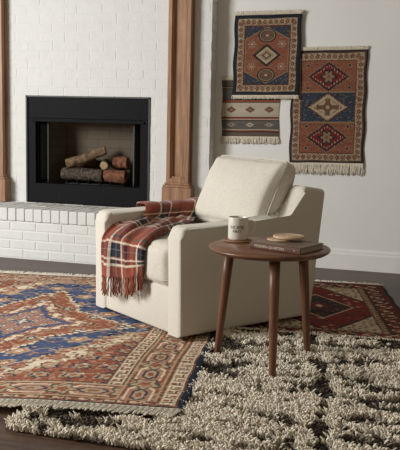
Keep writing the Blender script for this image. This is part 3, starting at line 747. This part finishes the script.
for x, y in ((.07,.07),(.07,CW-.07),(.85,.07),(.85,CW-.07)):
    bm = bmesh.new(); lathe(bm, [(0,.0215),(.02,.0215),(.024,ZB),(0,ZB)], 16, x, y); from_bm('foot', bm, M_foot, AC, True)
def cushion(nx, ny, nz, hx, hy, hz, r, crown, crown_f=0, seed=0):
    """rounded box with crowned faces; returns verts, faces"""
    V = []; F = []; idx = {}
    def add(i, j, k):
        key = (i, j, k)
        if key in idx: return idx[key]
        p = np.array([2*i/nx-1, 2*j/ny-1, 2*k/nz-1]); 
        p = np.sign(p)*np.abs(p)**.9 if False else p
        q = p*np.array([hx, hy, hz]); inn = np.array([hx-r, hy-r, hz-r]); c = np.clip(q, -inn, inn); d = q-c; n = np.linalg.norm(d)
        if n > 1e-9: q = c+d/n*r*min(1, n/r*1.0) if n < r else c+d/n*r
        fx, fy, fz = p
        cz = crown*(max(0, 1-fx*fx)**.6)*(max(0, 1-fy*fy)**.6)*fz
        cx = crown_f*(max(0, 1-fy*fy)**.5)*(max(0, 1-fz*fz)**.5)*fx
        wv = .005*mnoise.noise(Vector((q[0]*7+seed, q[1]*7, q[2]*5)))+.0022*mnoise.noise(Vector((q[0]*22+seed, q[1]*22, q[2]*22)))
        q = q+np.array([cx+wv*fx, wv*fy, cz+wv*fz*1.5]); idx[key] = len(V); V.append(q); return idx[key]
    for i in range(nx):
        for j in range(ny):
            F.append((add(i,j,nz),add(i+1,j,nz),add(i+1,j+1,nz),add(i,j+1,nz))); F.append((add(i,j,0),add(i,j+1,0),add(i+1,j+1,0),add(i+1,j,0)))
    for i in range(nx):
        for k in range(nz):
            F.append((add(i,0,k),add(i+1,0,k),add(i+1,0,k+1),add(i,0,k+1))); F.append((add(i,ny,k),add(i,ny,k+1),add(i+1,ny,k+1),add(i+1,ny,k)))
    for j in range(ny):
        for k in range(nz):
            F.append((add(0,j,k),add(0,j,k+1),add(0,j+1,k+1),add(0,j+1,k))); F.append((add(nx,j,k),add(nx,j+1,k),add(nx,j+1,k+1),add(nx,j,k+1)))
    return np.array(V), np.array(F)
def rrect(hx, hy, r, n=8):
    P = []
    for cx, cy, a0 in ((hx-r, hy-r, 0), (-hx+r, hy-r, PI/2), (-hx+r, -hy+r, PI), (hx-r, -hy+r, 1.5*PI)):
        for k in range(n+1): a = a0+PI/2*k/n; P.append((cx+r*math.cos(a), cy+r*math.sin(a)))
    return P
SH = (CW-2*AT)/2-.004; YC = CW/2
V, F = cushion(44, 44, 12, .345, SH, .108, .045, .020, .018, 3)
V = V+np.array([.345, YC, .378])
sc = from_np('seat_cushion', V, F, M_cream, AC)
def ring_tube(P3, rad, name, parent):
    bm = bmesh.new(); P3 = [Vector(p) for p in P3]; n = len(P3); rings = []
    for i in range(n):
        t = (P3[(i+1) % n]-P3[i-1]).normalized(); u_ = t.cross(Vector((.3,.2,1))).normalized(); w_ = t.cross(u_)
        rings.append([bm.verts.new(P3[i]+(u_*math.cos(k*PI/3)+w_*math.sin(k*PI/3))*rad) for k in range(6)])
    for i in range(n):
        a, b = rings[i], rings[(i+1) % n]
        for k in range(6): bm.faces.new((a[k], a[(k+1) % 6], b[(k+1) % 6], b[k]))
    return from_bm(name, bm, M_pipe, parent, True)
ring_tube([(.345+x, YC+y, .378-.074) for x, y in rrect(.348, SH-.001, .045)], .0035, 'piping', sc)
# back cushion: built flat (x = thickness), then leaned back
hz = .210; hxx = .074
V, F = cushion(12, 44, 40, hxx, SH-.004, hz, .040, .010, .052, 9)
fz = V[:, 2]/hz; V[:, 0] *= (1-.28*np.clip(fz, 0, 1)**2)
fy = V[:, 1]/SH; V[:, 2] += .010*np.clip(fz, 0, 1)*np.abs(fy)**3     # perked corners
V[:, 1] *= 1+.055*np.clip(fz, 0, 1)
tl = R(26); c_, s_ = math.cos(tl), math.sin(tl)
BCX, BCZ = .756, .692
bcv = np.stack([BCX+V[:, 0]*c_+V[:, 2]*s_, YC+V[:, 1], BCZ-V[:, 0]*s_+V[:, 2]*c_], -1)
bc = from_np('back_cushion', bcv, F, M_cream, AC)
for xo in (-.040, .036):
    ring_tube([(BCX+(xo*(1-.2*max(0, z/hz)))*c_+z*s_, YC+y, BCZ-xo*s_+z*c_+(.010*abs(y/SH)**3 if z > 0 else 0)) for y, z in rrect(SH+.001, hz+.003, .045)], .0033, 'piping', bc)

# ------------------------------------------------------------------ plaid throw
def crom(P, t):
    n = len(P)-1; i = np.clip(np.floor(t).astype(int), 0, n-1); f = (t-i).reshape((-1,)+(1,)*(P.ndim-1))
    g = lambda k: P[np.clip(k, 0, n)]
    p0, p1, p2, p3 = g(i-1), g(i), g(i+1), g(i+2)
    return .5*((2*p1)+(-p0+p2)*f+(2*p0-5*p1+4*p2-p3)*f**2+(-p0+3*p1-3*p2+p3)*f**3)
# control rows in chair coordinates (depth, across, height): first entry = edge nearest the cushion, last = edge nearest the front
rowsC = [
 [(.70,.885,.42), (.60,.888,.41), (.50,.890,.42), (.40,.888,.43), (.31,.886,.44)],
 [(.70,.880,.60), (.60,.882,.59), (.50,.883,.59), (.40,.882,.595), (.30,.880,.60)],
 [(.71,.845,.636), (.61,.845,.628), (.50,.845,.628), (.40,.845,.628), (.29,.845,.628)],
 [(.70,.765,.634), (.60,.765,.630), (.50,.765,.630), (.39,.765,.630), (.28,.768,.628)],
 [(.66,.728,.600), (.57,.726,.600), (.47,.726,.600), (.37,.726,.600), (.26,.732,.595)],
 [(.60,.690,.540), (.53,.700,.545), (.44,.708,.545), (.34,.715,.545), (.23,.722,.545)],
 [(.52,.60,.533), (.46,.635,.530), (.37,.665,.535), (.28,.690,.530), (.18,.712,.530)],
 [(.40,.49,.534), (.34,.545,.540), (.27,.605,.530), (.20,.66,.538), (.12,.715,.525)],
 [(.24,.38,.530), (.20,.46,.537), (.16,.54,.526), (.12,.63,.535), (.07,.722,.520)],
 [(.09,.32,.512), (.075,.41,.518), (.06,.51,.506), (.04,.61,.514), (.02,.710,.500)],
 [(-.008,.295,.462), (-.018,.39,.468), (-.016,.49,.465), (-.030,.60,.468), (-.028,.706,.455)],
 [(-.028,.290,.410), (-.045,.375,.410), (-.026,.47,.400), (-.050,.59,.400), (-.040,.706,.385)],
 [(-.028,.292,.355), (-.048,.365,.330), (-.024,.46,.310), (-.054,.585,.300), (-.042,.705,.300)],
 [(-.026,.298,.335), (-.048,.362,.290), (-.022,.455,.262), (-.054,.58,.250), (-.042,.704,.235)],
]
CP = np.array(rowsC)
nS, nT = 110, 260
tt = np.linspace(0, len(rowsC)-1, nT); ss = np.linspace(0, 4, nS)
Prow = crom(CP, tt)                        # nT,5,3
Pg = np.stack([crom(Prow[i], ss) for i in range(nT)])   # nT,nS,3
sN, tN = np.meshgrid(ss/4, tt/(len(rowsC)-1), indexing='xy')
seg = np.linalg.norm(np.diff(Pg, axis=0), axis=-1).mean(1); arc = np.concatenate([[0], np.cumsum(seg)])
AR = arc[:, None]*np.ones((1, nS)); WID = .46
Nn = np.cross(np.gradient(Pg, axis=1), np.gradient(Pg, axis=0)); Nn /= np.linalg.norm(Nn, axis=-1, keepdims=True)+1e-9
# make normals point off the chair
if Nn[nT//2, nS//2, 2] < 0: Nn = -Nn
Pg[..., 2] -= .010*sstep(.56, .60, Pg[..., 2])
fold = .010*np.sin(sN*2*PI*3.1+2.2*np.sin(tN*5)+.6)*sstep(.30, .7, tN) + .006*np.sin(sN*2*PI*5.3+tN*6+1)*sstep(.2, .6, tN)+.004*np.sin(sN*2*PI*2.2+tN*9)
crease = .008*np.exp(-((tN-.44+.05*sN)/.02)**2)+.007*np.exp(-((tN-.52-.04*sN)/.018)**2)
Pg = Pg+Nn*(np.clip(fold+crease+.006, -.001, 1))[..., None]
def plaid(s, t):
    """s across, t along in metres"""
    C = np.zeros(s.shape+(3,)); base = np.array((.255,.060,.032))
    NV = np.array((.018,.022,.036)); CRM = np.array((.70,.62,.49)); GN = np.array((.07,.085,.06))
    def bands(q, L):
        c = np.tile(base, q.shape+(1,))
        for a, e, col in L: c[(q >= a) & (q < e)] = col
        return c
    DR = (.10,.022,.016)
    A = bands(np.mod(s, .285), ((.102,.114,CRM),(.118,.182,NV),(.148,.152,(.2,.19,.16)),(.186,.198,CRM),(.212,.226,GN),(.255,.275,DR)))
    B = bands(np.mod(t, .290), ((.058,.070,CRM),(.070,.088,DR),(.088,.099,CRM),(.102,.172,NV),(.138,.142,(.2,.19,.16)),(.176,.186,CRM),(.205,.218,GN)))
    tw = (np.mod(np.floor(s/.0022)+np.floor(t/.0022), 2) < 1)[..., None]
    la, lb = A.sum(-1, keepdims=True), B.sum(-1, keepdims=True); wA = np.where(la > lb+.2, .72, np.where(lb > la+.2, .28, np.where((la < .12) & (lb > .12), .66, np.where((lb < .12) & (la > .12), .34, .5)))); C = np.where(tw, A, B)*.25+.75*(A*wA+B*(1-wA))
    wn = (np.abs(A-base).sum(-1) > .3) & (np.abs(B-base).sum(-1) > .3)
    return C
S_m = (sN)*WID; T_m = AR
endA = arc[-1]
Cc = plaid(WID-S_m, (endA-T_m))
Cc *= (1-.08+.16*rng.random(Cc.shape[:2]))[..., None]
TC = thing('throw_blanket', 'rust, navy and cream plaid throw draped over the armchair arm and seat', 'throw blanket', (CH[0], CH[1], 0), CA)
idx = np.arange(nT*nS).reshape(nT, nS)
F = np.stack([idx[:-1,:-1], idx[1:,:-1], idx[1:,1:], idx[:-1,1:]], -1).reshape(-1, 4)
th = from_np('blanket_cloth', Pg.reshape(-1, 3), F, M_throw, TC, Cc.reshape(-1, 3))
so = th.modifiers.new('thickness', 'SOLIDIFY'); so.thickness = .005; so.offset = 0
# twisted fringe, coloured by the stripe it grows out of
bmF = []; Vf = []; Ff = []; Cf = []
edge = Pg[-1]; ecol = Cc[-1]
def np_tube(pts, rad, col, n=5):
    pts = np.array(pts); b0 = len(Vf) and sum(len(q) for q in Vf) or 0; m = len(pts)
    a = 2*PI*np.arange(n)/n
    ring = np.stack([np.zeros(n)+0, np.cos(a), np.zeros(n)], -1)+np.stack([np.sin(a), np.zeros(n), np.zeros(n)], -1)
    v_ = (pts[:, None, :]+ring[None]*np.array(rad)[:, None, None]).reshape(-1, 3); Vf.append(v_); Cf.append(np.tile(col, (len(v_), 1)))
    for i in range(m-1):
        for k in range(n): Ff.append((b0+i*n+k, b0+i*n+(k+1) % n, b0+(i+1)*n+(k+1) % n, b0+(i+1)*n+k))
nf = 44
for k in range(nf):
    s = (k+.5)/nf*(nS-1); i = int(s); p = edge[i]; c = ecol[max(0, i-1):i+2].mean(0)*random.uniform(.75, 1.1)
    if random.random() < .14: c = np.array((.45,.38,.28))
    L_ = random.uniform(.085, .115); sw = random.uniform(-.010, .010); q = []
    for m in range(7):
        f_ = m/6; q.append((p[0]-.002+.003*math.sin(m*2+k), p[1]+sw*f_+.0025*math.sin(m*1.9+k*2), p[2]+.006-L_*f_))
    np_tube(q, [.0042,.0045,.0038,.0042,.0046,.0046,.0036], c)
    if k % 3 == 0:
        q2 = [(x+.006, y+.005*f_, z) for f_, (x, y, z) in enumerate(q)]; np_tube(q2, [.0035]*6+[.003], c*.8)
from_np('fringe', np.concatenate(Vf), np.array(Ff), M_throw, TC, np.concatenate(Cf))

# ------------------------------------------------------------------ side table
ST = thing('side_table', 'round walnut side table with three splayed legs on the shag rug', 'side table', (TB[0], TB[1], 0))
bm = bmesh.new(); lathe(bm, [(0,TH-.028),(TR_-.045,TH-.028),(TR_-.020,TH-.024),(TR_-.006,TH-.015),(TR_,TH-.007),(TR_-.001,TH-.003),(TR_-.005,TH),(0,TH)], 96)
auto_smooth(from_bm('tabletop', bm, M_walnut_top, ST), 50)
for a in foot_ang:
    bm = bmesh.new(); d = Vector((math.cos(a), math.sin(a), 0))
    tube(bm, [d*.254+Vector((0,0,.009)), d*.253+Vector((0,0,.013)), d*.235+Vector((0,0,.19)), d*.214+Vector((0,0,.40)), d*.199+Vector((0,0,TH-.027))], [.0125,.0145,.0185,.0225,.0245], 20)
    from_bm('leg', bm, M_walnut, ST, True)

# ------------------------------------------------------------------ things on the table
def text_mesh(s, size, ext=.0004):
    cu = bpy.data.curves.new('lettering', 'FONT'); cu.body = s; cu.size = size; cu.extrude = ext; cu.align_x = 'CENTER'; cu.align_y = 'CENTER'; cu.resolution_u = 3
    o = bpy.data.objects.new('lettering', cu); COL.objects.link(o)
    bpy.context.view_layer.update()
    me = bpy.data.meshes.new_from_object(o.evaluated_get(bpy.context.evaluated_depsgraph_get()))
    bpy.data.objects.remove(o); return me
def woven_disc(bm, r, h, z, cx=0, cy=0, coils=7):
    rr0 = h/2
    k = 0
    rad = r-rr0
    while rad > .002:
        n = max(10, int(rad*900)); pts = []
        ring = []
        for i in range(n):
            a = 2*PI*i/n; bump_ = rr0*(1+.22*math.sin(i*PI+k))
            c = Vector((cx+rad*math.cos(a), cy+rad*math.sin(a), z+rr0)); o = Vector((math.cos(a), math.sin(a), 0))
            ring.append([bm.verts.new(c+o*bump_*.98*math.cos(q*PI/3)+Vector((0,0,1))*bump_*.9*math.sin(q*PI/3)) for q in range(6)])
        for i in range(n):
            A, B = ring[i], ring[(i+1) % n]
            for q in range(6): bm.faces.new((A[q], A[(q+1) % 6], B[(q+1) % 6], B[q]))
        rad -= rr0*1.75; k += 1
    lathe(bm, [(0, z+rr0*.3), (r-rr0, z+rr0*.3), (r-rr0, z+rr0*1.5), (0, z+rr0*1.5)], 32, cx, cy)
MG = Vector((.937, -2.500, TH))
cs = thing('coaster', 'flat brown woven coaster under the mug', 'coaster', MG)
bm = bmesh.new(); woven_disc(bm, .069, .007, .0005); from_bm('woven_disc', bm, M_cork, cs, True)
mz = TH+.0075
mg = thing('coffee_mug', 'cream stoneware mug with dark lettering on the side table', 'mug', (MG.x, MG.y, mz), R(0))
r0, hm = .0475, .108
bm = bmesh.new(); lathe(bm, [(0,.001),(r0-.006,0),(r0-.001,.004),(r0,.012),(r0,hm-.004),(r0-.001,hm-.001),(r0-.0025,hm),(r0-.004,hm-.002),(r0-.0045,.012),(r0-.009,.007),(0,.0065)], 56)
from_bm('cup', bm, M_mug, mg, True)
ha = R(8)                                  # handle direction
bm = bmesh.new(); hd_ = Vector((math.cos(ha), math.sin(ha), 0))
pts = [hd_*(r0-.002+x)+Vector((0,0,z)) for x, z in ((0,.088),(.013,.091),(.028,.086),(.036,.071),(.035,.054),(.027,.038),(.013,.028),(0,.023))]
P_ = crom(np.array([tuple(p) for p in pts]), np.linspace(0, 7, 30)); tube(bm, [tuple(p) for p in P_], .0048, 10); from_bm('handle', bm, M_mug, mg, True)
bm = bmesh.new(); lathe(bm, [(0,.080),(r0-.0052,.080)], 40); from_bm('coffee', bm, noise_mat('coffee', (.02,.01,.006), (.03,.015,.01), 10, .15, .5, 0), mg)
vd = math.atan2(-6.228-MG.y, 1.863-MG.x)
def wrap(me, R_, ang, z):
    for v_ in me.vertices:
        a = ang + v_.co.x/R_; rr1 = R_+.0002+v_.co.z; y = v_.co.y; v_.co = (rr1*math.cos(a), rr1*math.sin(a), z+y)
    return me
link('lettering', wrap(text_mesh('HOME', .0250), r0, vd-.10, .062), M_ink, mg, False)
link('lettering', wrap(text_mesh('FIRST', .0175), r0, vd-.12, .043), M_ink, mg, False)

# book
BKa = np.array([1.034, -2.683]); BKb = np.array([1.272, -2.782])
ux = Vector((*(BKb-BKa), 0)).normalized(); ang = math.atan2(ux.y, ux.x)+R(1.5)
bk = thing('hardback_book', 'brown hardback book lying on the side table under woven coasters', 'book', (BKa[0]+.004, BKa[1]+.006, TH+.0003), ang)
BWd, BDp, BT = .262, .205, .029
bm = bmesh.new(); box(bm, 0, BWd, .002, BDp, BT-.003, BT); bevel(bm, .0008, 1); from_bm('front_cover', bm, M_booktop, bk)
bm = bmesh.new(); box(bm, 0, BWd, .002, BDp, 0, .003); bevel(bm, .0008, 1); from_bm('back_cover', bm, M_book, bk)
bm = bmesh.new(); extr = [(.0, .0), (-.003, .004), (-.0045, .0145), (-.003, .025), (0, BT), (.004, BT), (.004, 0)]
a = [bm.verts.new((0, y, z)) for y, z in extr]; b = [bm.verts.new((BWd, y, z)) for y, z in extr]
bm.faces.new(a); bm.faces.new(b[::-1])
for i in range(len(extr)): bm.faces.new((a[i], b[i], b[(i+1) % len(extr)], a[(i+1) % len(extr)]))
sp_ = from_bm('spine', bm, M_book, bk)
bm = bmesh.new(); box(bm, .004, BWd-.004, .004, BDp-.004, .003, BT-.003); from_bm('page_block', bm, M_page, bk)
me = text_mesh('MODERN QUARTERS', .0165)
for v_ in me.vertices: x, y, z = v_.co; v_.co = (.105+x, -.0046-z, .0145+y)
link('title_lettering', me, M_bookink, sp_, False)
me = text_mesh('M', .010)
for v_ in me.vertices: x, y, z = v_.co; v_.co = (.235+x, -.0046-z, .0145+y)
link('spine_mark', me, M_bookink, sp_, False)
zc = TH+BT+.0005
c1 = thing('coaster', 'lower of the two pale woven coasters stacked on the book', 'coaster', (1.158, -2.580, zc), group='woven coasters on the book')
bm = bmesh.new(); woven_disc(bm, .062, .009, 0); from_bm('woven_disc', bm, M_rattan, c1, True)
c2 = thing('coaster', 'thick braided coaster on top of the stack on the book', 'coaster', (1.193, -2.560, zc+.0092), group='woven coasters on the book')
bm = bmesh.new(); woven_disc(bm, .073, .014, 0); from_bm('woven_disc', bm, M_rattan, c2, True)
